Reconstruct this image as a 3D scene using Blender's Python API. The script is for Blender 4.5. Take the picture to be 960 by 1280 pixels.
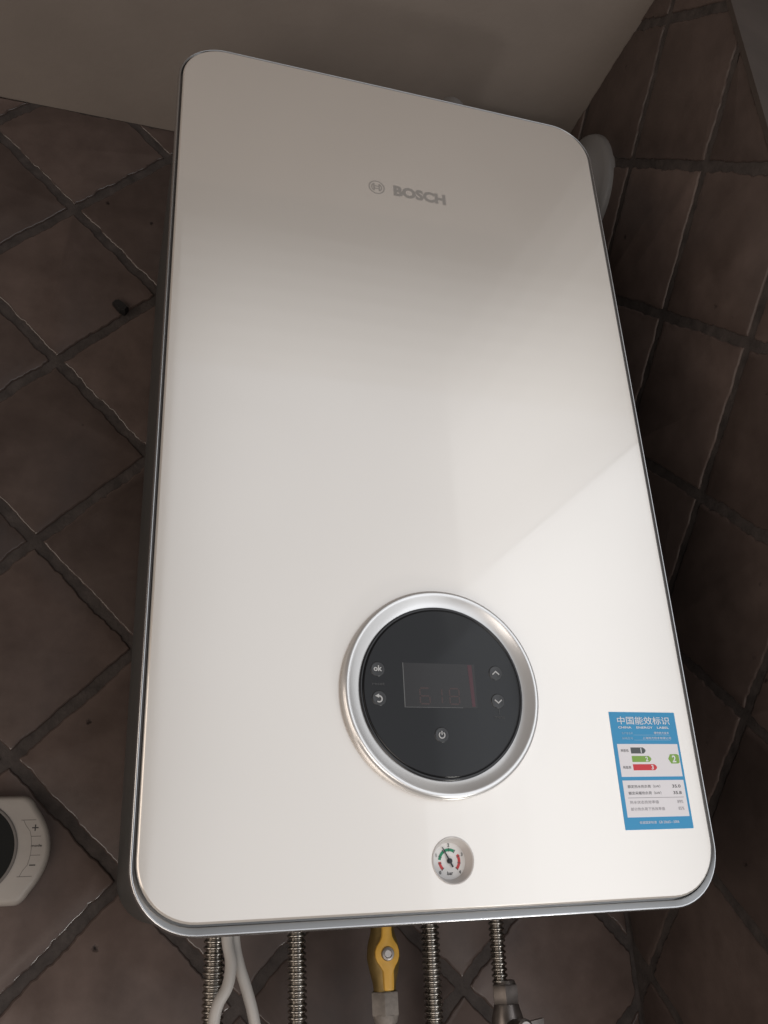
import bpy, bmesh, math, random
from mathutils import Vector, Matrix
from mathutils.geometry import tessellate_polygon
random.seed(7)
scene = bpy.context.scene
C = scene.collection
for o in list(bpy.data.objects): bpy.data.objects.remove(o)

# ------------------------------------------------------------------ camera
W, H, D = 0.44, 0.7825, 0.33          # boiler front, depth to the tiled wall
XR, ZC = 0.554, 1.0066                # side wall, ceiling
cam = bpy.data.cameras.new('camera'); cam_o = bpy.data.objects.new('camera', cam); C.objects.link(cam_o)
cam.sensor_fit = 'VERTICAL'; cam.sensor_height = 36.0; cam.lens = 36.0 * 1111.03 / 1280.0
cam.clip_start = 0.02; cam.clip_end = 50
def cam_axes(a, b, c):
    r = Vector((1, 0, 0)); d = Vector((0, 0, -1)); f = Vector((0, 1, 0))
    f2 = f * math.cos(b) - d * math.sin(b); d2 = d * math.cos(b) + f * math.sin(b)
    r3 = r * math.cos(c) + d2 * math.sin(c); d3 = d2 * math.cos(c) - r * math.sin(c)
    Z = Matrix.Rotation(a, 3, 'Z')
    return Z @ r3, Z @ d3, Z @ f2
rx, dx, fx = cam_axes(math.radians(-18.5253), math.radians(23.2834), math.radians(2.88))
M4 = Matrix.Identity(4)
for i in range(3):
    M4[i][0] = rx[i]; M4[i][1] = -dx[i]; M4[i][2] = -fx[i]
M4.translation = Vector((-0.0274, -0.6246, 0.0198))
cam_o.matrix_world = M4
scene.camera = cam_o

# ------------------------------------------------------------------ light
world = bpy.data.worlds.new('World'); scene.world = world; world.use_nodes = True
bg = world.node_tree.nodes['Background']
bg.inputs[0].default_value = (0.90, 0.75, 0.64, 1); bg.inputs[1].default_value = 0.10
def area(name, loc, direction, sx, sy, radiance, col, spread=180):
    l = bpy.data.lights.new(name, 'AREA'); l.shape = 'RECTANGLE'; l.size = sx; l.size_y = sy
    l.energy = radiance * math.pi * sx * sy; l.color = col; l.spread = math.radians(spread)
    o = bpy.data.objects.new(name, l); C.objects.link(o); o.location = loc
    z = -Vector(direction).normalized(); x = Vector((0, 0, 1)).cross(z).normalized(); y = z.cross(x)
    o.rotation_euler = Matrix((x, y, z)).transposed().to_euler()      # width along the level, height upright
    return o
# daylight through the window in the side wall (lower sash clear, upper sash dimmer) and from the room behind
for y0, y1, L in ((-0.13, -0.66, 0.56), (-0.66, -0.78, 0.48), (-0.78, -0.92, 0.39), (-0.92, -1.10, 0.30)):
    area('window_daylight', (0.605, (y0 + y1) / 2, -0.1335), (-1, 0, 0), y0 - y1 - .001, 1.333, L, (0.96, 1.0, 1.045))
for k in range(6):      # upper sash as lamp strips, graded dimmer upwards to soften its reflection
    area('window_daylight_upper', (0.605, -0.48, 0.58 + 0.08 * k), (-1, 0, 0), 0.70, 0.079, (0.25, 0.27, 0.27, 0.23, 0.15, 0.08)[k], (1.0, 0.985, 0.96))
area('room_daylight', (0.92, -1.75, 0.30), (0, 1, 0), 1.6, 2.5, 0.84, (0.955, 1.0, 1.06))
for k in range(7):      # added lamp strips, dimming upwards to shape the soft fade on the panel
    area('room_daylight_upper', (0.92, -1.75, 1.59 + 0.08 * k), (0, 1, 0), 1.6, 0.079, (0.72, 0.64, 0.54, 0.43, 0.32, 0.21, 0.10)[k], (0.975, 1.0, 1.02))
area('side_fill', (-2.2, -0.75, -0.15), (2.6, 0.75, 0.4), 1.3, 1.7, 1.8, (1.0, 0.88, 0.77))  # added fill from the left to lift the side wall, source unseen
area('low_fill', (-0.62, -1.40, -0.95), (1.1, 1.5, 1.0), 1.2, 1.0, 2.8, (1.0, 0.91, 0.83))  # added fill from below left, brightens the lower walls and panel
area('glint_lamp', (0.60, -0.45, -0.66), (-1, 0.75, 0.6), 0.16, 0.16, 26.0, (1.0, 0.97, 0.92))  # small strong lamp added for glints on tile edges, steel and rim

vs = scene.view_settings
vs.view_transform = 'Standard'; vs.look = 'None'; vs.exposure = 0.0; vs.gamma = 1.0; vs.use_curve_mapping = False
scene.render.engine = 'CYCLES'

# ------------------------------------------------------------------ materials
def mat(name, col, rough=0.5, metal=0.0, ior=1.5, coat=0.0, coat_rough=0.03, noise=0.0, nscale=30.0, bump=0.0, bscale=200.0, rnoise=0.0, spec=0.5, trans=0.0, coat_ior=1.5):
    m = bpy.data.materials.new(name); m.use_nodes = True
    n = m.node_tree.nodes; l = m.node_tree.links; p = n['Principled BSDF']
    p.inputs['Base Color'].default_value = (*col, 1); p.inputs['Roughness'].default_value = rough
    p.inputs['Metallic'].default_value = metal; p.inputs['IOR'].default_value = ior
    p.inputs['Coat Weight'].default_value = coat; p.inputs['Coat Roughness'].default_value = coat_rough
    p.inputs['Specular IOR Level'].default_value = spec
    p.inputs['Coat IOR'].default_value = coat_ior
    p.inputs['Transmission Weight'].default_value = trans
    tc = n.new('ShaderNodeTexCoord')
    if noise or rnoise:
        t = n.new('ShaderNodeTexNoise'); t.inputs['Scale'].default_value = nscale; t.inputs['Detail'].default_value = 6
        l.new(tc.outputs['Object'], t.inputs['Vector'])
        if noise:
            mr = n.new('ShaderNodeMapRange'); mr.inputs['From Min'].default_value = 0.3; mr.inputs['From Max'].default_value = 0.7
            mr.inputs['To Min'].default_value = 1 - noise; mr.inputs['To Max'].default_value = 1 + noise
            l.new(t.outputs['Fac'], mr.inputs['Value'])
            mx = n.new('ShaderNodeMix'); mx.data_type = 'RGBA'; mx.blend_type = 'MULTIPLY'; mx.inputs['Factor'].default_value = 1
            mx.inputs['A'].default_value = (*col, 1); l.new(mr.outputs[0], mx.inputs['B']); l.new(mx.outputs['Result'], p.inputs['Base Color'])
        if rnoise:
            mr = n.new('ShaderNodeMapRange'); mr.inputs['From Min'].default_value = 0.3; mr.inputs['From Max'].default_value = 0.7
            mr.inputs['To Min'].default_value = max(0.02, rough - rnoise); mr.inputs['To Max'].default_value = rough + rnoise
            l.new(t.outputs['Fac'], mr.inputs['Value']); l.new(mr.outputs[0], p.inputs['Roughness'])
    if bump:
        t2 = n.new('ShaderNodeTexNoise'); t2.inputs['Scale'].default_value = bscale; t2.inputs['Detail'].default_value = 5
        l.new(tc.outputs['Object'], t2.inputs['Vector'])
        b = n.new('ShaderNodeBump'); b.inputs['Strength'].default_value = bump; b.inputs['Distance'].default_value = 0.001
        l.new(t2.outputs['Fac'], b.inputs['Height']); l.new(b.outputs[0], p.inputs['Normal'])
    return m

def tile_material():
    m = bpy.data.materials.new('glazed_brown_tile'); m.use_nodes = True
    n = m.node_tree.nodes; l = m.node_tree.links; p = n['Principled BSDF']
    tc = n.new('ShaderNodeTexCoord'); oi = n.new('ShaderNodeObjectInfo')
    # clouded clay colour, every tile a little different
    t = n.new('ShaderNodeTexNoise'); t.inputs['Scale'].default_value = 22; t.inputs['Detail'].default_value = 7; t.inputs['Roughness'].default_value = 0.6
    l.new(tc.outputs['Object'], t.inputs['Vector'])
    r = n.new('ShaderNodeValToRGB'); r.color_ramp.elements[0].position = 0.25; r.color_ramp.elements[1].position = 0.8
    r.color_ramp.elements[0].color = (0.076, 0.055, 0.048, 1); r.color_ramp.elements[1].color = (0.132, 0.097, 0.085, 1)
    l.new(t.outputs['Fac'], r.inputs['Fac'])
    hv = n.new('ShaderNodeHueSaturation')
    mr = n.new('ShaderNodeMapRange'); mr.inputs['To Min'].default_value = 0.70; mr.inputs['To Max'].default_value = 1.22
    l.new(oi.outputs['Random'], mr.inputs['Value']); l.new(mr.outputs[0], hv.inputs['Value']); l.new(r.outputs['Color'], hv.inputs['Color'])
    # sparse firing pits
    v = n.new('ShaderNodeTexVoronoi'); v.inputs['Scale'].default_value = 34; v.inputs['Randomness'].default_value = 1
    dn = n.new('ShaderNodeTexNoise'); dn.inputs['Scale'].default_value = 300; dn.inputs['Detail'].default_value = 3
    l.new(tc.outputs['Object'], dn.inputs['Vector'])
    vm = n.new('ShaderNodeVectorMath'); vm.operation = 'MULTIPLY_ADD'; vm.inputs[1].default_value = (0.006, 0.006, 0.006)
    l.new(dn.outputs['Color'], vm.inputs[0]); l.new(tc.outputs['Object'], vm.inputs[2]); l.new(vm.outputs[0], v.inputs['Vector'])
    sep = n.new('ShaderNodeSeparateColor'); l.new(v.outputs['Color'], sep.inputs[0])
    pick = n.new('ShaderNodeMath'); pick.operation = 'GREATER_THAN'; pick.inputs[1].default_value = 0.72; l.new(sep.outputs[0], pick.inputs[0])
    rad = n.new('ShaderNodeMapRange'); rad.inputs['From Min'].default_value = 0.03; rad.inputs['From Max'].default_value = 0.12
    rad.inputs['To Min'].default_value = 1; rad.inputs['To Max'].default_value = 0; l.new(v.outputs['Distance'], rad.inputs['Value'])
    pit = n.new('ShaderNodeMath'); pit.operation = 'MULTIPLY'; l.new(pick.outputs[0], pit.inputs[0]); l.new(rad.outputs[0], pit.inputs[1])
    mx = n.new('ShaderNodeMix'); mx.data_type = 'RGBA'; mx.inputs['B'].default_value = (0.016, 0.011, 0.010, 1)
    l.new(pit.outputs[0], mx.inputs['Factor']); l.new(hv.outputs['Color'], mx.inputs['A']); l.new(mx.outputs['Result'], p.inputs['Base Color'])
    # relief
    b1 = n.new('ShaderNodeTexNoise'); b1.inputs['Scale'].default_value = 60; b1.inputs['Detail'].default_value = 8; l.new(tc.outputs['Object'], b1.inputs['Vector'])
    hs = n.new('ShaderNodeMath'); hs.operation = 'MULTIPLY_ADD'; hs.inputs[1].default_value = -2.2; l.new(pit.outputs[0], hs.inputs[0]); l.new(b1.outputs['Fac'], hs.inputs[2])
    b = n.new('ShaderNodeBump'); b.inputs['Strength'].default_value = 0.25; b.inputs['Distance'].default_value = 0.0012
    l.new(hs.outputs[0], b.inputs['Height']); l.new(b.outputs[0], p.inputs['Normal'])
    rr = n.new('ShaderNodeMapRange'); rr.inputs['From Min'].default_value = 0.3; rr.inputs['From Max'].default_value = 0.7; rr.inputs['To Min'].default_value = 0.33; rr.inputs['To Max'].default_value = 0.46
    l.new(t.outputs['Fac'], rr.inputs['Value']); l.new(rr.outputs[0], p.inputs['Roughness'])
    p.inputs['IOR'].default_value = 1.36
    return m

M = dict(
    tile=tile_material(),
    tile_edge=mat('tile_edge_glaze', (0.08, 0.058, 0.051), 0.18, ior=1.6, noise=0.2, nscale=90, rnoise=0.06),
    grout=mat('dark_grout', (0.056, 0.045, 0.041), 0.85, noise=0.35, nscale=60, bump=0.8, bscale=260),
    ceiling=mat('ceiling_plaster', (0.285, 0.24, 0.208), 0.9, noise=0.08, nscale=7, bump=0.25, bscale=120),
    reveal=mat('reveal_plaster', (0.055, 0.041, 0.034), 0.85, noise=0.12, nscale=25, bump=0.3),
    panel=mat('pearl_white_panel', (0.82, 0.765, 0.705), 0.25, metal=0.45, coat=1.0, coat_rough=0.05, coat_ior=2.05, rnoise=0.02, nscale=7),
    silver=mat('satin_silver', (0.62, 0.62, 0.63), 0.26, metal=1.0, noise=0.03, nscale=40),
    ringsilver=mat('silver_paint', (0.88, 0.875, 0.87), 0.27, metal=0.68),
    body=mat('grey_casing', (0.085, 0.087, 0.085), 0.4, metal=0.3, noise=0.06, nscale=20),
    channel=mat('dark_silver_channel', (0.30, 0.30, 0.30), 0.35, metal=0.9),
    gasket=mat('black_gasket', (0.012, 0.012, 0.013), 0.7),
    blackglass=mat('black_glass', (0.012, 0.0125, 0.014), 0.11, ior=1.40, rnoise=0.03, nscale=40),
    disclip=mat('black_disc_edge', (0.02, 0.02, 0.022), 0.15),
    button=mat('button_glass', (0.035, 0.036, 0.038), 0.22),
    glyph=mat('pale_print', (0.55, 0.55, 0.55), 0.5),
    dimprint=mat('dim_print', (0.055, 0.055, 0.057), 0.5),
    lcd=mat('lcd_dark', (0.012, 0.010, 0.010), 0.16),
    lcdseg=mat('lcd_segment', (0.046, 0.022, 0.020), 0.2),
    lcdred=mat('lcd_red_reflection', (0.070, 0.018, 0.026), 0.3),
    lcdline=mat('lcd_edge', (0.14, 0.14, 0.14), 0.3),
    logo=mat('grey_logo_print', (0.36, 0.335, 0.31), 0.4, metal=0.3),
    label_blue=mat('label_blue', (0.045, 0.33, 0.62), 0.42),
    label_white=mat('label_white', (0.88, 0.85, 0.875), 0.45),
    label_grey=mat('label_grey', (0.10, 0.11, 0.11), 0.45),
    label_green=mat('label_green', (0.25, 0.45, 0.08), 0.45),
    label_red=mat('label_red', (0.70, 0.045, 0.06), 0.45),
    ink=mat('label_ink', (0.06, 0.055, 0.06), 0.5),
    ink_light=mat('label_ink_light', (0.30, 0.28, 0.30), 0.5),
    white_ink=mat('label_white_ink', (0.85, 0.86, 0.88), 0.5),
    pale_ink=mat('label_pale_ink', (0.42, 0.62, 0.76), 0.5),
    gaugeface=mat('gauge_face', (0.82, 0.80, 0.78), 0.4),
    gaugewall=mat('gauge_dish', (0.62, 0.59, 0.57), 0.35),
    g_green=mat('gauge_green', (0.02, 0.26, 0.13), 0.5),
    g_red=mat('gauge_red', (0.62, 0.06, 0.06), 0.5),
    g_ink=mat('gauge_ink', (0.06, 0.06, 0.065), 0.5),
    needle=mat('gauge_needle', (0.012, 0.014, 0.016), 0.35),
    steel=mat('corrugated_steel', (0.38, 0.355, 0.325), 0.26, metal=1.0, rnoise=0.08, nscale=90, noise=0.15),
    cable=mat('grey_cable', (0.46, 0.435, 0.41), 0.45),
    yellow=mat('yellow_lever', (0.56, 0.31, 0.04), 0.42, noise=0.12, nscale=80),
    brass=mat('brass_body', (0.20, 0.135, 0.045), 0.48, metal=0.6, noise=0.2, nscale=120),
    nickel=mat('dull_nickel', (0.32, 0.29, 0.27), 0.35, metal=0.9, noise=0.2, nscale=100),
    darkmetal=mat('dark_metal', (0.22, 0.195, 0.18), 0.35, metal=0.8, noise=0.25, nscale=90),
    tape=mat('thread_tape', (0.20, 0.175, 0.155), 0.6, noise=0.2, nscale=150, bump=0.4, bscale=400),
    flue=mat('flue_white', (0.23, 0.22, 0.215), 0.45),
    thermo=mat('thermostat_plastic', (0.345, 0.31, 0.28), 0.42, noise=0.04, nscale=50),
    thermo_line=mat('thermostat_seam', (0.14, 0.125, 0.115), 0.6),
    thermo_ink=mat('thermostat_ink', (0.04, 0.036, 0.034), 0.6),
    thermo_glass=mat('thermostat_window', (0.014, 0.015, 0.015), 0.12),
    blackplastic=mat('black_plastic', (0.012, 0.011, 0.011), 0.45),
)

# faint wipe marks in the panel's lacquer
n_ = M['panel'].node_tree.nodes; l_ = M['panel'].node_tree.links
wv = n_.new('ShaderNodeTexNoise'); wv.inputs['Scale'].default_value = 9; wv.inputs['Detail'].default_value = 8; wv.inputs['Distortion'].default_value = 1.2
mp = n_.new('ShaderNodeMapping'); mp.inputs['Scale'].default_value = (1, 1, 0.45); tc_ = n_.new('ShaderNodeTexCoord')
l_.new(tc_.outputs['Object'], mp.inputs['Vector']); l_.new(mp.outputs[0], wv.inputs['Vector'])
mr_ = n_.new('ShaderNodeMapRange'); mr_.inputs['From Min'].default_value = 0.4; mr_.inputs['From Max'].default_value = 0.75; mr_.inputs['To Min'].default_value = 0.025; mr_.inputs['To Max'].default_value = 0.08
l_.new(wv.outputs['Fac'], mr_.inputs['Value']); l_.new(mr_.outputs[0], n_['Principled BSDF'].inputs['Coat Roughness'])

# ------------------------------------------------------------------ mesh helpers
ORI = {}
def origin(o): return ORI.get(o.name, Vector((0, 0, 0))) if o else None
def link_mesh(name, verts, faces, material, parent=None, smooth=None, sharp=35, org=None):
    """one mesh object; verts are in world coordinates"""
    if parent is not None: base = origin(parent)
    elif org is not None: base = Vector(org)
    else:
        base = Vector((0, 0, 0))
        for v in verts: base += Vector(v)
        base /= len(verts)
    me = bpy.data.meshes.new(name)
    me.from_pydata([tuple(Vector(v) - base) for v in verts], [], faces)
    if smooth is None: me.polygons.foreach_set('use_smooth', [True] * len(faces))
    else: me.polygons.foreach_set('use_smooth', smooth)
    me.update(); me.set_sharp_from_angle(angle=math.radians(sharp))
    me.materials.append(material)
    o = bpy.data.objects.new(name, me); C.objects.link(o)
    ORI[o.name] = base.copy()
    if parent is not None: o.parent = parent
    else: o.location = base
    return o
def empty(name, loc, label, cat, group=None):
    o = bpy.data.objects.new(name, None); C.objects.link(o); o.location = loc; o.empty_display_size = 0.02
    ORI[o.name] = Vector(loc); o['label'] = label; o['category'] = cat
    if group: o['group'] = group
    return o
def tag(o, label, cat, group=None):
    o['label'] = label; o['category'] = cat
    if group: o['group'] = group
    return o
class MB:
    def __init__(s): s.v = []; s.f = []; s.s = []
    def add(s, verts, faces, smooth=True):
        k = len(s.v); s.v += [tuple(v) for v in verts]
        s.f += [tuple(i + k for i in f) for f in faces]
        s.s += smooth if isinstance(smooth, list) else [smooth] * len(faces)
    def build(s, name, material, parent=None, sharp=35, org=None):
        return link_mesh(name, s.v, s.f, material, parent, s.s, sharp, org)
def box(x0, x1, y0, y1, z0, z1):
    v = [(x, y, z) for x in (x0, x1) for y in (y0, y1) for z in (z0, z1)]
    f = [(0, 1, 3, 2), (4, 6, 7, 5), (0, 4, 5, 1), (2, 3, 7, 6), (0, 2, 6, 4), (1, 5, 7, 3)]
    return v, f
def rrect(x0, x1, z0, z1, r, seg=10):
    pts = []
    for cx, cz, a0 in ((x1 - r, z0 + r, -90), (x1 - r, z1 - r, 0), (x0 + r, z1 - r, 90), (x0 + r, z0 + r, 180)):
        for i in range(seg + 1):
            a = math.radians(a0 + 90 * i / seg); pts.append((cx + r * math.cos(a), cz + r * math.sin(a)))
    return pts                                   # counter-clockwise seen from the front (-Y)
def rings(mb, loops, cap_first=False, cap_last=False, closed=True):
    """loops: lists of 3-D points; strip faces run so that an outline that goes counter-clockwise and towards the viewer faces out"""
    n = len(loops[0]); v = [p for lp in loops for p in lp]; f = []; sm = []
    for k in range(len(loops) - 1):
        for i in range(n if closed else n - 1):
            j = (i + 1) % n
            f.append((k * n + i, k * n + j, (k + 1) * n + j, (k + 1) * n + i)); sm.append(True)
    if cap_first: f.append(tuple(range(n - 1, -1, -1))); sm.append(False)
    if cap_last: f.append(tuple((len(loops) - 1) * n + i for i in range(n))); sm.append(False)
    mb.add(v, f, sm)
def poly_prism(mb, pts, yf, yb):
    a = [(x, yb, z) for x, z in pts]; b = [(x, yf, z) for x, z in pts]
    rings(mb, [a, b], True, True)
    mb.s[-len(pts) - 2:] = [False] * (len(pts) + 2)
def lathe_y(mb, cx, cz, prof, seg=64, cap_last=True, cap_first=False):
    """profile (r, y) from the back to the front"""
    loops = [[(cx + r * math.cos(2 * math.pi * i / seg), y, cz + r * math.sin(2 * math.pi * i / seg)) for i in range(seg)] for r, y in prof]
    rings(mb, loops, cap_first, cap_last)
def frame(t):
    t = t.normalized(); up = Vector((0, 0, 1)) if abs(t.z) < 0.9 else Vector((0, 1, 0))
    a = t.cross(up).normalized(); return a, t.cross(a).normalized()
def tube(mb, pts, rad, seg=16, caps=True):
    pts = [Vector(p) for p in pts]; loops = []; a = None
    for i, p in enumerate(pts):
        t = (pts[min(i + 1, len(pts) - 1)] - pts[max(i - 1, 0)]).normalized()
        if a is None: a, b = frame(t)
        else:
            a = (a - t * a.dot(t)).normalized(); b = t.cross(a).normalized()
        r = rad[i] if isinstance(rad, (list, tuple)) else rad
        loops.append([p + (a * math.cos(2 * math.pi * k / seg) + b * math.sin(2 * math.pi * k / seg)) * r for k in range(seg)])
    rings(mb, loops, caps, caps)
def catmull(P, n=8):
    P = [Vector(p) for p in P]; Q = [P[0] * 2 - P[1]] + P + [P[-1] * 2 - P[-2]]; out = []
    for i in range(1, len(Q) - 2):
        for k in range(n):
            t = k / n; a, b, c, d = Q[i - 1], Q[i], Q[i + 1], Q[i + 2]
            out.append(0.5 * ((2 * b) + (c - a) * t + (2 * a - 5 * b + 4 * c - d) * t * t + (3 * b - a - 3 * c + d) * t ** 3))
    out.append(P[-1]); return out
def stroke(mb, pts, w, yf, yb, closed=False):
    """flat ribbon of width w along a polyline in the XZ plane"""
    n = len(pts); L = []; R = []
    for i in range(n):
        p0 = pts[(i - 1) % n] if (closed or i > 0) else pts[i]; p1 = pts[(i + 1) % n] if (closed or i < n - 1) else pts[i]
        d0 = Vector((pts[i][0] - p0[0], pts[i][1] - p0[1])); d1 = Vector((p1[0] - pts[i][0], p1[1] - pts[i][1]))
        if d0.length == 0: d0 = d1
        if d1.length == 0: d1 = d0
        d0.normalize(); d1.normalize(); t = (d0 + d1); t.normalize()
        m = Vector((-t.y, t.x)); k = w / 2 / max(0.4, m.dot(Vector((-d0.y, d0.x))))
        L.append((pts[i][0] + m.x * k, pts[i][1] + m.y * k)); R.append((pts[i][0] - m.x * k, pts[i][1] - m.y * k))
    if closed:
        lo = [[(x, yb, z) for x, z in L], [(x, yf, z) for x, z in L], [(x, yf, z) for x, z in R], [(x, yb, z) for x, z in R]]
        # close the section as a ring of rings
        rings(mb, lo, False, False)
    else:
        poly_prism(mb, R + L[::-1], yf, yb)
def arc(cx, cz, r, a0, a1, n=24):
    return [(cx + r * math.cos(math.radians(a0 + (a1 - a0) * i / n)), cz + r * math.sin(math.radians(a0 + (a1 - a0) * i / n))) for i in range(n + 1)]
def text(s, name, size, x, z, y, material, parent, align='LEFT', bold=0.0, xs=1.0, spacing=1.0, width=None, height=None):
    """print as a thin mesh standing in the XZ plane, facing the viewer; width / height fit the printed size"""
    cu = bpy.data.curves.new(name, 'FONT'); cu.body = s; cu.size = 1.0; cu.offset = bold; cu.space_character = spacing
    cu.fill_mode = 'FRONT'; cu.resolution_u = 3
    tmp = bpy.data.objects.new(name + '_tmp', cu); C.objects.link(tmp)
    bpy.context.view_layer.update()
    me = tmp.evaluated_get(bpy.context.evaluated_depsgraph_get()).to_mesh()
    V = [v.co.copy() for v in me.vertices]; F = [tuple(p.vertices) for p in me.polygons]
    tmp.evaluated_get(bpy.context.evaluated_depsgraph_get()).to_mesh_clear()
    bpy.data.objects.remove(tmp); bpy.data.curves.remove(cu)
    if not V: return None
    x0 = min(v.x for v in V); x1 = max(v.x for v in V); z0 = min(v.y for v in V); z1 = max(v.y for v in V)
    kz = (height / (z1 - z0)) if height else size
    kx = (width / (x1 - x0)) if width else kz * xs
    sh = {'LEFT': x0, 'CENTER': (x0 + x1) / 2, 'RIGHT': x1}[align]
    zz = z0 if height else 0.0
    return link_mesh(name, [(x + (v.x - sh) * kx, y, z + (v.y - zz) * kz) for v in V], F, material, parent, [False] * len(F))

# ------------------------------------------------------------------ the setting: two tiled walls, ceiling
def struct(o): o['kind'] = 'structure'; return o
PITCH, GROUT = 0.161, 0.0105
GD = 0.0021        # how far the joints lie behind the tile faces
def clip(poly, ax, lim, keep_less):
    out = []
    for i in range(len(poly)):
        p, q = poly[i], poly[(i + 1) % len(poly)]
        pi = (p[ax] <= lim) == keep_less or p[ax] == lim; qi = (q[ax] <= lim) == keep_less or q[ax] == lim
        if pi: out.append(p)
        if pi != qi:
            t = (lim - p[ax]) / (q[ax] - p[ax]); out.append((p[0] + (q[0] - p[0]) * t, p[1] + (q[1] - p[1]) * t))
    return out
def poly_area(p): return 0.5 * sum(p[i][0] * p[(i + 1) % len(p)][1] - p[(i + 1) % len(p)][0] * p[i][1] for i in range(len(p)))
def tile_mesh(poly, rnd):
    """ragged hand-made tile outline and its bevel rings in the wall plane: [(a, b, depth)]"""
    pts = []; step = 0.0042
    for i in range(len(poly)):
        p = Vector(poly[i]); q = Vector(poly[(i + 1) % len(poly)]); d = q - p; ln = d.length
        if ln < 0.002: continue
        n = max(1, round(ln / step)); nr = Vector((d.y, -d.x)) / ln
        amp = rnd.uniform(.35, 1.15); k1, k2, k3 = rnd.uniform(60, 140), rnd.uniform(220, 420), rnd.uniform(600, 800); f1, f2, f3 = (rnd.uniform(0, 6.3) for _ in range(3))
        for j in range(n):
            s = ln * j / n; fade = min(1, s / 0.008, (ln - s) / 0.008)
            w = amp * (0.0010 * math.sin(k1 * s + f1) + 0.0006 * math.sin(k2 * s + f2) + 0.0004 * math.sin(k3 * s + f3) + rnd.uniform(-.0003, .0003))
            if rnd.random() < 0.025: w -= 0.0011
            pts.append(p + d * (j / n) + nr * (w * fade - (0 if j else 0.0006)))
    n = len(pts); out = []
    nor = []
    for i in range(n):
        t = pts[(i + 1) % n] - pts[i - 1]; t.normalize(); nor.append(Vector((-t.y, t.x)))
    # even the normals out so the inner rings stay calm
    for _ in range(2): nor = [(nor[i - 1] + nor[i] * 2 + nor[(i + 1) % n]).normalized() for i in range(n)]
    for ins, dep in ((0, 0.0034), (0.0002, 0.0015), (0.0009, 0.0005), (0.0021, 0.0)):
        out.append([(pts[i].x + nor[i].x * ins, pts[i].y + nor[i].y * ins, dep) for i in range(n)])
    return out
def tile_wall(parent, regions, u0, v0, tomap, flip, seed, edge):
    """diagonal square tiles; u along (1,1), v along (-1,1) of the wall plane"""
    rnd = random.Random(seed); s = 2 ** -0.5; h = (PITCH - GROUT) / 2
    for (a0, a1, b0, b1) in regions:
        for i in range(-18, 18):
            for j in range(-18, 18):
                cu, cv = u0 + (i + .5) * PITCH, v0 + (j + .5) * PITCH
                q = [(cu - h, cv - h), (cu + h, cv - h), (cu + h, cv + h), (cu - h, cv + h)]
                poly = [((u - v) * s, (u + v) * s) for u, v in q]
                for ax, lim, less in ((0, a0, False), (0, a1, True), (1, b0, False), (1, b1, True)):
                    if len(poly) > 2: poly = clip(poly, ax, lim, less)
                if len(poly) < 3 or poly_area(poly) < 0.0004: continue
                rg = tile_mesh(poly, rnd)
                if len(rg[0]) < 6: continue
                ca = sum(p[0] for p in rg[0]) / len(rg[0]); cb = sum(p[1] for p in rg[0]) / len(rg[0])
                ta, tb, th = rnd.uniform(-.003, .003), rnd.uniform(-.003, .003), rnd.uniform(-.0002, .0003)
                lo = [[tomap(a, b, dep + ((a - ca) * ta + (b - cb) * tb + th if dep < .003 else 0)) for a, b, dep in r] for r in rg]
                if flip: lo = [r[::-1] for r in lo]
                mb = MB(); rings(mb, lo, False, True); to = mb.build('tile', M['tile'], parent, sharp=60)
                to.data.materials.append(edge); nf = len(mb.f)
                to.data.polygons.foreach_set('material_index', [1] * (nf - 1) + [0])
ZB, XL = -0.85, -1.10       # how far the walls reach past the frame
WIN_Y = -0.121                         # window opening starts here
mb = MB(); mb.add(*box(XL, XR + 0.07, D + GD, D + 0.10, ZB, ZC + .05), smooth=False)
wall_back = struct(mb.build('wall_back', M['grout'], None, org=(0, D + GD, 0)))
tile_wall(wall_back, [(XL, XR - 0.003, ZB, ZC - 0.001)], 0.0385, 0.0235, lambda a, b, d: (a, D + d, b), False, 11, M['tile_edge'])
mb = MB()
mb.add(*box(XR + GD, XR + .075, WIN_Y + .001, D + GD - .0005, ZB, ZC + .05), smooth=False)
wall_side = struct(mb.build('wall_side', M['grout'], None, org=(XR + GD, 0, 0)))
side_map = lambda a, b, d: (XR + d, a, b)
tile_wall(wall_side, [(WIN_Y, D - 0.003, ZB, ZC - .001)], 0.005, 0.0572, side_map, True, 23, M['tile'])
# plastered window jamb at the end of the side wall
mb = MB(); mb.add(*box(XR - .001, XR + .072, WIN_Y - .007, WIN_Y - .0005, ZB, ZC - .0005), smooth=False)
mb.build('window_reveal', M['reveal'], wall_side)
mb = MB(); mb.add(*box(XL, XR + 0.16, -0.42, D + GD - .0005, ZC, ZC + .08), smooth=False)
ceiling = struct(mb.build('ceiling', M['ceiling'], None, org=(0, 0, ZC)))

# ------------------------------------------------------------------ wall-hung boiler
boiler = empty('wall_boiler', (W / 2, 0.16, 0), 'large white wall-hung boiler with silver rim and round black control dial', 'boiler')
RC = 0.045
def rim_loop(d, y, r=RC): return [(x, y, z) for x, z in rrect(d, W - d, d, H - d, max(r - d, .004), 12)]
mb = MB(); rings(mb, [rim_loop(.004, D - .012), rim_loop(.004, .0145), rim_loop(.0045, .0105)], True, True)
casing = mb.build('casing', M['body'], boiler)
mb = MB()
prof = [(.0045, .0120), (.0012, .0095), (.0002, .0062), (0, .0040), (.0001, .0022), (.0005, .0009), (.0011, .0002), (.0017, 0), (.0021, .0002)]
rings(mb, [rim_loop(d, y) for d, y in prof]); mb.build('rim', M['silver'], boiler, sharp=50)
PX0, PX1, PZ0, PZ1 = 0.0042, 0.4348, 0.0078, 0.7778
def pan_loop(d, y): return [(x, y, z) for x, z in rrect(PX0 + d, PX1 - d, PZ0 + d, PZ1 - d, RC - .005 - d, 12)]
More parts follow.
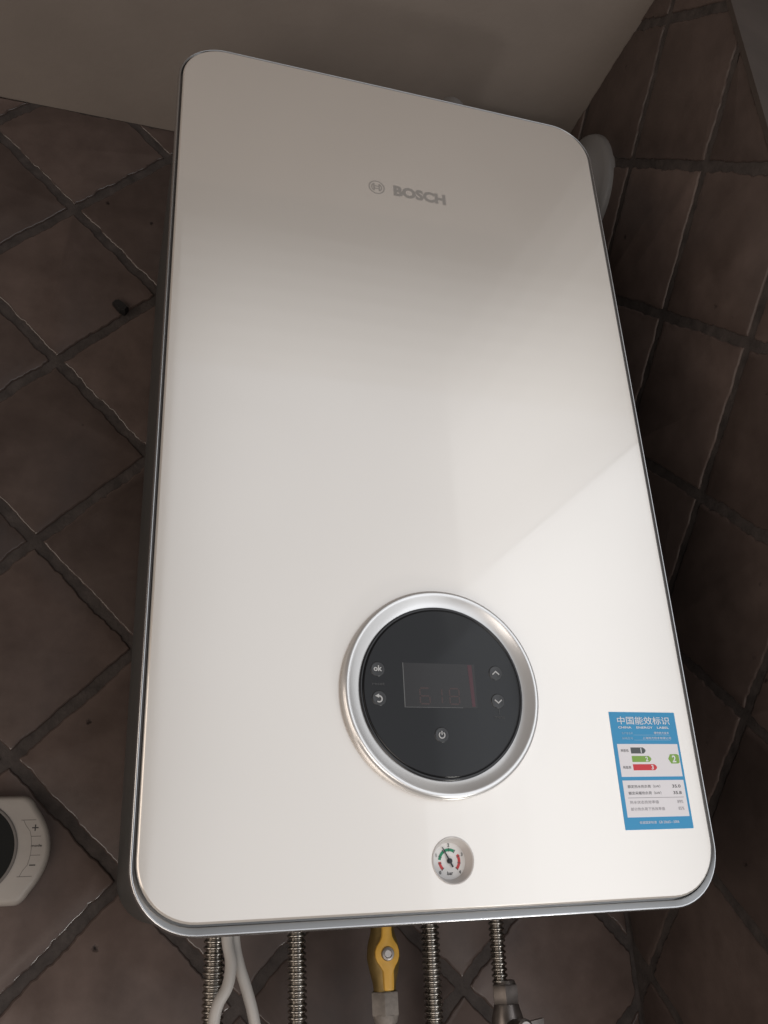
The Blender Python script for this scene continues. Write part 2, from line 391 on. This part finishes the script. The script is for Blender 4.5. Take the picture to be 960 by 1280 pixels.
mb = MB(); rings(mb, [pan_loop(.0012, .0071), pan_loop(.0012, .0018)]); mb.build('gasket', M['gasket'], boiler)
mb = MB(); rings(mb, [rim_loop(.0021, .0002), pan_loop(-.0022, .0009), pan_loop(-.0015, .0014), pan_loop(-.0013, .0070), pan_loop(.0030, .0070)]); mb.build('rim_channel', M['channel'], boiler, sharp=50)
# front panel with a hole for the gauge
GX, GZ, GR = 0.2192, 0.0397, 0.0153
PY = -0.0020
mb = MB(); rings(mb, [pan_loop(.0016, .0020), pan_loop(.0004, .0016), pan_loop(0, .0008), pan_loop(.0001, -.0004), pan_loop(.0006, -.0014), pan_loop(.0016, PY)])
outer = pan_loop(.0016, PY); hole = [(GX + GR * math.cos(2 * math.pi * i / 48), PY, GZ + GR * math.sin(2 * math.pi * i / 48)) for i in range(48)]
tri = tessellate_polygon([[Vector((p[0], p[2], 0)) for p in outer], [Vector((p[0], p[2], 0)) for p in hole[::-1]]])
allv = outer + hole[::-1]; tf = []
for t in tri:
    A, B_, C_ = (Vector((allv[k][0], allv[k][2])) for k in t)
    ccw = (B_ - A).x * (C_ - A).y - (B_ - A).y * (C_ - A).x
    tf.append(tuple(t) if ccw > 0 else tuple(t[::-1]))
mb.add(allv, tf, False)
panel = mb.build('front_panel', M['panel'], boiler)
# emblem and wordmark on the panel
LY = PY - 0.00012
mb = MB(); ex, ez = 0.1903, 0.6424
stroke(mb, arc(ex, ez, .0075, 0, 360, 40)[:-1], .0011, LY, PY + .0005, True)
for sgn in (-1, 1):
    a0 = 0 if sgn > 0 else 180
    stroke(mb, arc(ex, ez, .0049, a0 - 58, a0 + 58, 16), .0011, LY - .00003, PY + .0005)
    stroke(mb, [(ex + sgn * .0026, ez - .0042), (ex + sgn * .0026, ez + .0042)], .0012, LY - .00006, PY + .0005)
stroke(mb, [(ex - .0022, ez + .0014), (ex + .0022, ez + .0014)], .0010, LY - .00009, PY + .0005)
stroke(mb, [(ex - .0022, ez - .0014), (ex + .0022, ez - .0014)], .0010, LY - .00009, PY + .0005)
mb.build('emblem', M['logo'], boiler)
text('BOSCH', 'wordmark', 0.016, 0.2073, 0.6362, LY, M['logo'], boiler, 'LEFT', bold=0.05, width=.0538, height=.0130)

# control dial
CX, CZ = 0.2190, 0.1576
mb = MB(); lathe_y(mb, CX, CZ, [(.0784, PY + .0005), (.0784, -.0050), (.0781, -.0074), (.0774, -.0092), (.0763, -.0103), (.0750, -.0107), (.0738, -.0103), (.0729, -.0097), (.0690, -.0077), (.0658, -.0062), (.0640, -.0058)], 128, False)
ring = mb.build('dial_ring', M['ringsilver'], boiler, sharp=60)
mb = MB(); lathe_y(mb, CX, CZ, [(.0654, -.0050), (.0650, -.0068), (.0643, -.0073), (.0632, -.0073), (.0628, -.0068)], 128, False)
mb.build('dial_edge', M['disclip'], boiler, sharp=60)
DY = -0.0077
mb = MB(); lathe_y(mb, CX, CZ, [(.0630, -.0050), (.0628, -.0068), (.0623, -.0075), (.0614, DY)], 128, True)
dial = mb.build('control_dial', M['blackglass'], boiler, sharp=60)
SX0, SX1, SZ0, SZ1 = .1878, .2455, .1449, .1781
mb = MB(); poly_prism(mb, [(SX0, SZ0), (SX1, SZ0), (SX1, SZ1), (SX0, SZ1)], DY - .00010, DY + .0002)
mb.build('display', M['lcd'], dial)
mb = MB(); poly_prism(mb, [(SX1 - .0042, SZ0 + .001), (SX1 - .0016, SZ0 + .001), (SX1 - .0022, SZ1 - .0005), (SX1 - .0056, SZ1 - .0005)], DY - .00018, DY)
mb.build('display_red_reflection', M['lcdred'], dial)  # reddish reflection in the display, put in as a coloured strip
mb = MB(); stroke(mb, [(SX0 + .0002, SZ0), (SX0 + .0002, SZ1)], .0006, DY - .00022, DY); stroke(mb, [(SX0 + .0008, SZ0 + .0002), (SX1 - .012, SZ0 + .0002)], .0003, DY - .00022, DY)
mb.build('display_edge', M['lcdline'], dial)
def seg7(cx, cz, w, h, y, which):
    mb = MB(); S = dict(a=((-w, h), (w, h)), g=((-w, 0), (w, 0)), d=((-w, -h), (w, -h)), f=((-w, 0), (-w, h)), b=((w, 0), (w, h)), e=((-w, -h), (-w, 0)), c=((w, -h), (w, 0)))
    for k in which:
        p, q = S[k]; d = Vector(q) - Vector(p); u = d.normalized() * .0006
        stroke(mb, [(cx + p[0] + u.x, cz + p[1] + u.y), (cx + q[0] - u.x, cz + q[1] - u.y)], .0011, y, DY)
    mb.build('display_digit', M['lcdseg'], dial)
seg7(.2040, .1535, .0038, .0058, DY - .00015, 'afgedc'); seg7(.2165, .1535, .0010, .0058, DY - .00015, 'bc'); seg7(.2275, .1535, .0038, .0058, DY - .00015, 'abgfecd')
BR = .0053
buttons = []
for bxx, bzz in ((.1682, .1727), (.1684, .1513), (.2628, .1720), (.2626, .1505), (.2152, .1252)):
    mb = MB(); lathe_y(mb, bxx, bzz, [(BR + .0004, DY + .0002), (BR + .0002, DY - .0003), (BR - .0004, DY - .0005), (BR - .0012, DY - .00035), (BR - .003, DY - .00015), (.0008, DY - .0001)], 32, True)
    buttons.append(mb.build('button', M['button'], dial, sharp=70))
GY = DY - .0007
text('ok', 'button_mark', .006, .1682, .1710, GY, M['glyph'], dial, 'CENTER', bold=.03, height=.0044)
mb = MB(); bx_, bz_ = .1687, .1509
stroke(mb, arc(bx_ - .0004, bz_ - .0002, .0022, -130, 92, 18), .0009, GY, DY)
poly_prism(mb, [(bx_ - .0034, bz_ + .0020), (bx_ - .0004, bz_ + .0006), (bx_ - .0004, bz_ + .0036)], GY - .00003, DY)
mb.build('button_mark', M['glyph'], dial)
for cz_, s_ in ((.1720, 1), (.1503, -1)):
    mb = MB(); stroke(mb, [(.2628 - .0028, cz_ - s_ * .0012), (.2628, cz_ + s_ * .0012), (.2628 + .0028, cz_ - s_ * .0012)], .0008, GY, DY); mb.build('button_mark', M['glyph'], dial)
mb = MB(); stroke(mb, arc(.2152, .1250, .0022, 125, 415, 22), .0007, GY, DY); stroke(mb, [(.2152, .1252), (.2152, .1280)], .0007, GY - .00002, DY); mb.build('button_mark', M['glyph'], dial)
text('reset', 'dial_print', .003, .1684, .1608, DY - .0002, M['dimprint'], dial, 'CENTER', bold=.02, height=.0019, width=.0095)
text('menu', 'dial_print', .003, .2628, .1374, DY - .0002, M['dimprint'], dial, 'CENTER', bold=.02, height=.0019, width=.0085)
mb = MB(); stroke(mb, [(.2628, .1405), (.2628, .1445)], .0006, DY - .0002, DY); mb.build('dial_print', M['dimprint'], dial)

# pressure gauge sunk into the panel
FY = .0054
mb = MB()
lathe_y(mb, GX, GZ, [(.0120, FY + .0002), (.0146, .0002), (GR - .0001, -.0012), (GR + .0002, -.0019), (GR + .0005, -.00235), (GR + .0001, -.0026), (GR - .0006, -.0022)], 64, False)
# the dish faces inwards: flip
mb.f = [f[::-1] for f in mb.f[:64 * 3]] + [f[::-1] for f in mb.f[64 * 3:]]
gauge = mb.build('pressure_gauge', M['gaugewall'], boiler, sharp=50)
mb = MB(); lathe_y(mb, GX, GZ, [(.0124, FY + .001), (.0124, FY)], 64, True); mb.build('gauge_face', M['gaugeface'], gauge)
def ang(v): return 225 - 67.5 * v
for v0, v1, mm in ((.03, .62, 'g_red'), (.78, 1.55, 'g_green'), (1.62, 2.45, 'g_green'), (2.85, 3.97, 'g_red')):
    mb = MB(); stroke(mb, arc(GX, GZ, .0074, ang(v0), ang(v1), 14), .0019, FY - .00025, FY + .0002); mb.build('gauge_band', M[mm], gauge)
for k in range(9):
    v = k * .5; a_ = math.radians(ang(v)); mb = MB()
    stroke(mb, [(GX + .0062 * math.cos(a_), GZ + .0062 * math.sin(a_)), (GX + .0086 * math.cos(a_), GZ + .0086 * math.sin(a_))], .0004, FY - .0004, FY); mb.build('gauge_tick', M['g_ink'], gauge)
for v in range(5):
    a_ = math.radians(ang(v)); text(str(v), 'gauge_digit', .003, GX + .0105 * math.cos(a_), GZ + .0105 * math.sin(a_) - .0011, FY - .0003, M['g_ink'], gauge, 'CENTER', height=.0023, bold=.02)
text('bar', 'gauge_unit', .003, GX, GZ - .0092, FY - .0003, M['g_ink'], gauge, 'CENTER', height=.0024, bold=.015)
a_ = math.radians(118); dv = Vector((math.cos(a_), math.sin(a_))); nv = Vector((-dv.y, dv.x)); mb = MB()
g0 = Vector((GX, GZ)); pl = [g0 - dv * .0046 - nv * .0006, g0 - dv * .0046 + nv * .0006, g0 + dv * .0105 + nv * .0003, g0 + dv * .0105 - nv * .0003]
poly_prism(mb, [tuple(p) for p in pl][::-1], FY - .0013, FY - .0010); lathe_y(mb, GX, GZ, [(.0018, FY), (.0018, FY - .0016), (.0014, FY - .0018)], 24, True)
mb.build('gauge_needle', M['needle'], gauge)

# energy label stuck on the panel
EX0, EX1, EZ0, EZ1 = .3602, .4205, .0561, .1448
y1, y2, y3 = PY - .0002, PY - .00032, PY - .00042
mb = MB(); poly_prism(mb, rrect(EX0, EX1, EZ0, EZ1, .0006, 3), y1, PY + .0003)
lab = mb.build('energy_label', M['label_blue'], boiler); lab['label'] = 'blue and white energy efficiency sticker'
def lrect(x0, x1, z0, z1, m, name, y=y2):
    mb = MB(); poly_prism(mb, [(x0, z0), (x1, z0), (x1, z1), (x0, z1)], y, PY); return mb.build(name, M[m], lab)
lrect(EX0 + .0034, EX1 - .0020, .0949, .1198, 'label_white', 'label_field')
lrect(EX0 + .0034, EX1 - .0020, .0651, .0922, 'label_white', 'label_field')
def lt(s, x, z, h, m, al='LEFT', w=None, bold=0.0, name='label_text', sp=1.0): return text(s, name, h, x, z, y3 if m in ('ink', 'ink_light', 'white_ink2') else y3, M[m], lab, al, bold=bold, width=w, height=h, spacing=sp)
lt('中国能效标识', (EX0 + EX1) / 2 + .0004, .1350, .0062, 'white_ink', 'CENTER', .0480, .006)
lt('CHINA', EX0 + .0066, .1318, .0017, 'white_ink', 'LEFT', .0120, .02); lt('ENERGY', EX0 + .0230, .1318, .0017, 'white_ink', 'LEFT', .0150, .02); lt('LABEL', EX0 + .0420, .1318, .0017, 'white_ink', 'LEFT', .0110, .02)
lt('生产者名称', EX0 + .0090, .1272, .0018, 'pale_ink', 'LEFT', .0100); lt('博世热力技术', EX1 - .0080, .1274, .0020, 'white_ink', 'RIGHT', .0140)
lt('规格型号', EX0 + .0086, .1233, .0018, 'pale_ink', 'LEFT', .0100); lt('上海热力技术有限公司', EX1 - .0070, .1235, .0019, 'white_ink', 'RIGHT', .0260)
for zz in (.1267, .1228):
    lrect(EX0 + .0195, EX1 - .0075, zz, zz + .00018, 'pale_ink', 'label_rule')
def arrow(x0, x1, zc, h, m, digit):
    mb = MB(); poly_prism(mb, [(x0, zc - h), (x1 - .0022, zc - h), (x1 - .0006, zc - h * .5), (x1, zc), (x1 - .0006, zc + h * .5), (x1 - .0022, zc + h), (x0, zc + h)], y3, PY); ar = mb.build('label_arrow', M[m], lab)
    text(digit, 'label_digit', .004, x1 - .0042, zc - .0018, y3 - .0001, M['white_ink'], lab, 'CENTER', height=.0036, bold=.03)
arrow(EX0 + .0148, EX0 + .0282, .1148, .0023, 'label_grey', '1')
arrow(EX0 + .0148, EX0 + .0322, .1083, .0023, 'label_green', '2')
arrow(EX0 + .0148, EX0 + .0362, .1020, .0023, 'label_red', '3')
lt('耗能低', EX0 + .0058, .1137, .0022, 'ink', 'LEFT', .0070); lt('耗能高', EX0 + .0058, .1009, .0022, 'ink', 'LEFT', .0070)
mb = MB(); zc = .1083; x1 = EX1 - .0026
poly_prism(mb, [(x1 - .0100, zc), (x1 - .0078, zc - .0036), (x1 - .0015, zc - .0036), (x1, zc - .0028), (x1, zc + .0028), (x1 - .0015, zc + .0036), (x1 - .0078, zc + .0036)], y3, PY); mb.build('label_arrow', M['label_green'], lab)
text('2', 'label_digit', .006, x1 - .0048, zc - .0027, y3 - .0001, M['white_ink'], lab, 'CENTER', height=.0054, bold=.03)
for k, (s1, s2, m) in enumerate((('额定热水热负荷（kW）', '35.0', 'ink'), ('额定采暖热负荷（kW）', '35.8', 'ink'), ('热水状态热效率值', '89%', 'ink_light'), ('部分热负荷下热效率值', '85%', 'ink_light'))):
    zz = (.0864, .0815, .0748, .0698)[k]
    lt(s1, EX0 + .0072, zz, .0024, m, 'LEFT', (.0290, .0290, .0255, .0300)[k], .0); lt(s2, EX1 - .0056, zz, .0023, m, 'RIGHT', (.0076, .0076, .0052, .0052)[k], .015 if k < 2 else 0)
lrect(EX0 + .0062, EX1 - .0044, .0791, .0794, 'ink_light', 'label_rule', y3)
lt('依据国家标准', EX0 + .0130, .0602, .0021, 'white_ink', 'LEFT', .0150); lt('GB 20665—2006', EX0 + .0300, .0603, .0019, 'white_ink', 'LEFT', .0180)

# ------------------------------------------------------------------ flue out of the boiler top into the side wall
FYc, FZc = 0.185, 0.887
flue = empty('flue_pipe', (0.22, FYc, H), 'pale grey flue pipe running from boiler top into the dark tiled side wall', 'flue pipe')
mb = MB(); path = [(0.22, FYc, H - .01), (0.22, FYc, FZc - .062)] + [(0.22 + .055 - .055 * math.cos(math.radians(t)), FYc, FZc - .055 + .055 * math.sin(math.radians(t))) for t in range(10, 91, 10)] + [(0.32, FYc, FZc), (XR + .006, FYc, FZc)]
tube(mb, path, .050, 40); mb.build('duct', M['flue'], flue, sharp=40)
def lathe_x(mb, cy, cz, prof, seg=56):
    rings(mb, [[(x, cy + r * math.cos(2 * math.pi * i / seg), cz + r * math.sin(2 * math.pi * i / seg)) for i in range(seg)] for r, x in prof], True, True)
mb = MB(); lathe_x(mb, FYc, FZc, [(.0778, XR + .004), (.0778, XR - .003), (.0760, XR - .008), (.071, XR - .0115), (.0605, XR - .016), (.0535, XR - .030), (.0525, XR - .046)][::-1]); mb.build('wall_flange', M['flue'], flue, sharp=50)
mb = MB(); lathe_x(mb, FYc, FZc, [(.0532, XR - .052), (.0560, XR - .050), (.0560, XR - .044), (.0532, XR - .042)]); mb.build('seal', M['blackplastic'], flue, sharp=50)
mb = MB(); lathe_x(mb, FYc, FZc, [(.052, .330), (.074, .332), (.0808, .337), (.0825, .343), (.0808, .349), (.074, .354), (.052, .356)]); mb.build('collar', M['flue'], flue, sharp=50)

# ------------------------------------------------------------------ pipes, cables, valves below
def corrugated(name, x, y, z0, z1, r, label, lean=0.0, pitch=.0048, depth=.0013):
    root = empty(name, (x, y, z0), label, 'pipe', 'corrugated steel pipes under the boiler')
    mb = MB(); n = int((z1 - z0) / pitch * 8); pts = []; rad = []
    for i in range(n + 1):
        z = z0 + (z1 - z0) * i / n; pts.append((x + lean * (z1 - z), y + .002 * math.sin(z * 22 + x * 40), z))
        ph = math.cos(2 * math.pi * z / pitch); rad.append(r - depth + depth * (1 - (1 - (ph * .5 + .5)) ** 1.6 * 1.6 if ph > -1 else 0))
    rad = [max(r - 2 * depth, k) for k in rad]
    tube(mb, pts, rad, 28); mb.build('hose', M['steel'], root, sharp=80)
    mb = MB(); hexloop = lambda zz, rr: [(x + rr * math.cos(math.radians(60 * k + 20)), y + rr * math.sin(math.radians(60 * k + 20)), zz) for k in range(6)]
    rings(mb, [hexloop(.0010, r + .003), hexloop(.0085, r + .003)], True, True); mb.s = [False] * len(mb.s); mb.build('nut', M['nickel'], root)
    return root
PYY = 0.22
corrugated('corrugated_pipe', .0845, PYY, -.84, .004, .0092, 'thick corrugated steel pipe behind the grey cables, nearest the thermostat')
corrugated('corrugated_pipe', .1553, PYY, -.84, .004, .0084, 'corrugated steel pipe hanging alone between grey cables and yellow gas valve')
corrugated('corrugated_pipe', .2787, PYY, -.84, .004, .0086, 'long corrugated steel pipe just right of the yellow gas valve')
p4 = corrugated('corrugated_pipe', .3468, PYY, -.062, .004, .0074, 'short corrugated steel pipe ending in a dark valve, rightmost under boiler', lean=-.03)
for o in [p4]: pass
def cable(pts, label, r=.0046):
    mb = MB(); tube(mb, catmull(pts, 8), r, 14)
    return tag(mb.build('cable', M['cable'], None), label, 'cable', 'grey cables under the boiler')
cable([(.0872, .172, .014), (.0878, .170, -.008), (.0905, .166, -.024), (.0878, .163, -.040), (.0808, .163, -.052), (.0780, .165, -.066), (.0765, .168, -.10), (.072, .178, -.2), (.070, .19, -.34), (.070, .20, -.84)], 'left grey cable curving in front of the corrugated pipe')
cable([(.0945, .178, .014), (.0948, .178, -.008), (.0985, .176, -.026), (.1050, .175, -.045), (.1110, .175, -.066), (.117, .177, -.10), (.125, .185, -.2), (.128, .195, -.34), (.126, .205, -.84)], 'right grey cable swinging away from the corrugated pipe')

# gas valve with yellow lever
gx = .2278
valve = empty('gas_valve', (gx, .20, -.09), 'brass gas valve with an upright yellow lever below the boiler', 'valve')
def hexz(mb, x, y, z0, z1, r, a=0): 
    f = lambda zz, rr: [(x + rr * math.cos(math.radians(60 * k + a)), y + rr * math.sin(math.radians(60 * k + a)), zz) for k in range(6)]
    rings(mb, [f(z0, r * .93), f(z0 + .0012, r), f(z1 - .0012, r), f(z1, r * .93)], True, True)
hx0 = .2200
mb = MB(); tube(mb, [(gx, .20, -.056), (gx, .20, -.050), (gx, .20, -.040), (gx, .20, -.030), (gx, .20, -.020), (gx, .20, -.010), (gx, .20, .004)], [.0095, .0100, .0125, .0145, .0135, .0105, .0095], 24)
tube(mb, [(gx, .195, -.0260), (hx0, .174, -.0252), (hx0, .163, -.0250)], [.0085, .0080, .0055], 20)
mb.build('body', M['brass'], valve, sharp=50)
mb = MB(); hexz(mb, gx, .20, -.074, -.056, .0128, 12); tube(mb, [(gx, .20, -.0735), (gx, .20, -.080)], [.0112, .0095], 20); mb.build('nut', M['tape'], valve, sharp=40)
mb = MB(); n = 260; tube(mb, [(gx - .010 * (i / n), .20 + .004 * math.sin(i / n * 3), -.079 - .76 * i / n) for i in range(n + 1)], [.0078 + .0010 * math.cos(i * 1.57) for i in range(n + 1)], 20); mb.build('tail_pipe', M['nickel'], valve, sharp=80)
# lever: flat bar with a round hub, slightly dished
hx, hz, hy = .2190, -.0250, .160
mb = MB(); L_ = []; R_ = []
prof2 = [(.0375, .0040), (.026, .0040), (.018, .0040), (.013, .0044), (.0095, .0062), (.006, .0088), (.002, .0102), (-.002, .0102), (-.006, .0088), (-.0095, .0062), (-.013, .0044), (-.018, .0044), (-.0235, .0042), (-.0262, .0040), (-.0270, .0034)]
loopf = [(hx + w_, hz + s_) for s_, w_ in prof2[::-1]] + [(hx - w_, hz + s_) for s_, w_ in prof2]
ydish = lambda zz: hy - .0016 * (1 - math.exp(-((zz - hz) / .010) ** 2))
fr = [(x, ydish(z), z) for x, z in loopf]; bk = [(x, ydish(z) + .0028, z) for x, z in loopf]
ins = [(hx + (x - hx) * .86, ydish(z) - .0006, hz + (z - hz) * .985) for x, z in loopf]
rings(mb, [bk, fr, ins], True, True); mb.build('lever', M['yellow'], valve, sharp=50)
mb = MB(); lathe_y(mb, hx, hz, [(.0056, hy), (.0056, hy - .0016), (.0050, hy - .0026), (.0034, hy - .0030), (.0028, hy - .0022)], 28, True); mb.build('lever_screw', M['nickel'], valve, sharp=40)

# stop valve at the end of the short pipe
vx, vy = .3490, PYY
sv = empty('stop_valve', (vx, vy, -.12), 'dark metal stop valve on the end of the short rightmost pipe', 'valve')
mb = MB(); hexz(mb, vx, vy, -.076, -.060, .0125, 8); tube(mb, [(vx, vy, -.061), (vx, vy, -.057)], [.0105, .0090], 20); mb.build('nut', M['darkmetal'], sv, sharp=40)
mb = MB(); tube(mb, [(vx, vy, -.16), (vx, vy, -.11), (vx, vy, -.098), (vx, vy, -.088), (vx, vy, -.076)], [.010, .0105, .0150, .0145, .0110], 24); tube(mb, [(vx, vy, -.095), (vx, vy - .030, -.095)], [.009, .0075], 18); mb.build('body', M['darkmetal'], sv, sharp=45)
mb = MB(); tube(mb, [(vx, vy, -.155), (vx, vy, -.84)], .0085, 18); mb.build('tail_pipe', M['darkmetal'], sv)
mb = MB(); v_, f_ = box(vx - .024, vx + .020, vy - .035, vy - .030, -.096, -.088)
v_ = [(x, y + .003 * math.sin((x - vx) * 60), z + .002 * (x - vx) / .02) for x, y, z in v_]; mb.add(v_, f_, False); lathe_y(mb, vx, -.0915, [(.007, vy - .029), (.007, vy - .0365), (.005, vy - .038)], 24, True); mb.build('lever', M['nickel'], sv)

# ------------------------------------------------------------------ thermostat on the wall
tcx, tcz = -0.1240, 0.0738
th = empty('room_thermostat', (tcx, D, tcz - .05), 'grey-white room thermostat with dark round display, cut by left picture edge', 'thermostat')
hw, hh = .0660, .0475
def thermo_loop(k, y):
    pts = []
    # sides bulge outwards, corners rounded (superellipse-like)
    top = hh - k; side = hw - k; n = 14
    def right(): 
        o = []
        for i in range(n + 1):
            t = -1 + 2 * i / n; o.append((side - .0150 * abs(t) ** 2.0, t * (top - .010)))
        return o
    R_ = right(); c = .0150
    def corner(p, q, m=6):
        # quadratic from end of side to start of top/bottom
        ctrl = (p[0] - .0052, q[1]); return [((1 - s) ** 2 * p[0] + 2 * s * (1 - s) * ctrl[0] + s * s * q[0], (1 - s) ** 2 * p[1] + 2 * s * (1 - s) * ctrl[1] + s * s * q[1]) for s in [j / m for j in range(1, m + 1)]]
    xt = R_[-1][0] - .0125
    up = corner(R_[-1], (xt, top)); dn = corner((R_[0][0], -R_[0][1]), (xt, top)); dn = [(x, -z) for x, z in dn][::-1]
    half = dn + R_ + up
    full = half + [(-x, z) for x, z in half[::-1]]
    return [(tcx + x, y, tcz + z) for x, z in full]
mb = MB(); rings(mb, [thermo_loop(.001, D - .001), thermo_loop(0, D - .004), thermo_loop(0, D - .016), thermo_loop(.0008, D - .0185), thermo_loop(.0026, D - .0205), thermo_loop(.0045, D - .0212)], True, True)
mb.build('housing', M['thermo'], th, sharp=50)
ty = D - .0212
mb = MB(); lathe_y(mb, tcx - .0045, tcz + .0005, [(.0425, ty + .002), (.0425, ty - .0008), (.0415, ty - .0016), (.0398, ty - .0012)], 64, False); mb.build('display_ring', M['thermo_line'], th, sharp=60)
mb = MB(); lathe_y(mb, tcx - .0045, tcz + .0005, [(.0399, ty + .001), (.0397, ty - .0008)], 64, True); mb.build('display', M['thermo_glass'], th)
bx0 = tcx + .0455
def tl(pts, w=.0005): 
    mb = MB(); stroke(mb, pts, w, ty - .00015, ty + .0003); mb.build('button_seam', M['thermo_line'], th)
def sx(z): return tcx + hw - .0075 - .0150 * abs((z - tcz) / (hh - .01)) ** 2
def ix(z): return tcx + math.sqrt(max(0, .0488 ** 2 - (z - tcz) ** 2)) + .001
zz = [tcz + .0255, tcz + .0110, tcz - .0055, tcz - .0235]
for z_ in zz: tl([(ix(z_) - (.004 if z_ in (zz[0], zz[-1]) else 0), z_), (sx(z_), z_)])
tl([(ix(tcz - .0235 + i * .0049) - (.002 if abs(i - 5) > 3 else 0), tcz - .0235 + i * .0049) for i in range(11)], .0004)
def tmark(s, x, z, h, w=None): text(s, 'button_mark', h, x, z, ty - .0002, M['thermo_ink'], th, 'CENTER', height=h, width=w, bold=.02)
bxm = lambda z: (ix(z) + sx(z)) / 2
mb = MB(); cz_ = tcz + .0185; cx_ = bxm(cz_) + .001
stroke(mb, [(cx_ - .0028, cz_), (cx_ + .0028, cz_)], .0010, ty - .0002, ty); stroke(mb, [(cx_, cz_ - .0028), (cx_, cz_ + .0028)], .0010, ty - .00025, ty); mb.build('button_mark', M['thermo_ink'], th)
tmark('mode', bxm(tcz + .003), tcz + .0018, .0022, .0095)
mb = MB(); cz_ = tcz - .0140; cx_ = bxm(cz_); stroke(mb, [(cx_ - .0026, cz_), (cx_ + .0026, cz_)], .0010, ty - .0002, ty); mb.build('button_mark', M['thermo_ink'], th)

# ------------------------------------------------------------------ small black clip stuck in a tile joint
mb = MB(); cxk, czk = -.0365, .6985
u_ = Vector((.78, -.62)); w_ = Vector((.62, .78))
q = [Vector((cxk, czk)) + u_ * a_ + w_ * b_ for a_, b_ in ((-.0105, -.0035), (.0035, -.0065), (.0095, -.0030), (.0085, .0045), (.001, .0055), (-.0085, .0045), (-.011, .001))]
rings(mb, [[(p.x, D + .004, p.y) for p in q], [(p.x, D - .006, p.y) for p in q], [((p.x - cxk) * .8 + cxk, D - .009, (p.y - czk) * .8 + czk) for p in q]], True, True)
tag(mb.build('wall_clip', M['blackplastic'], None, sharp=30), 'small black plastic clip stuck at a tile joint left of boiler', 'clip')
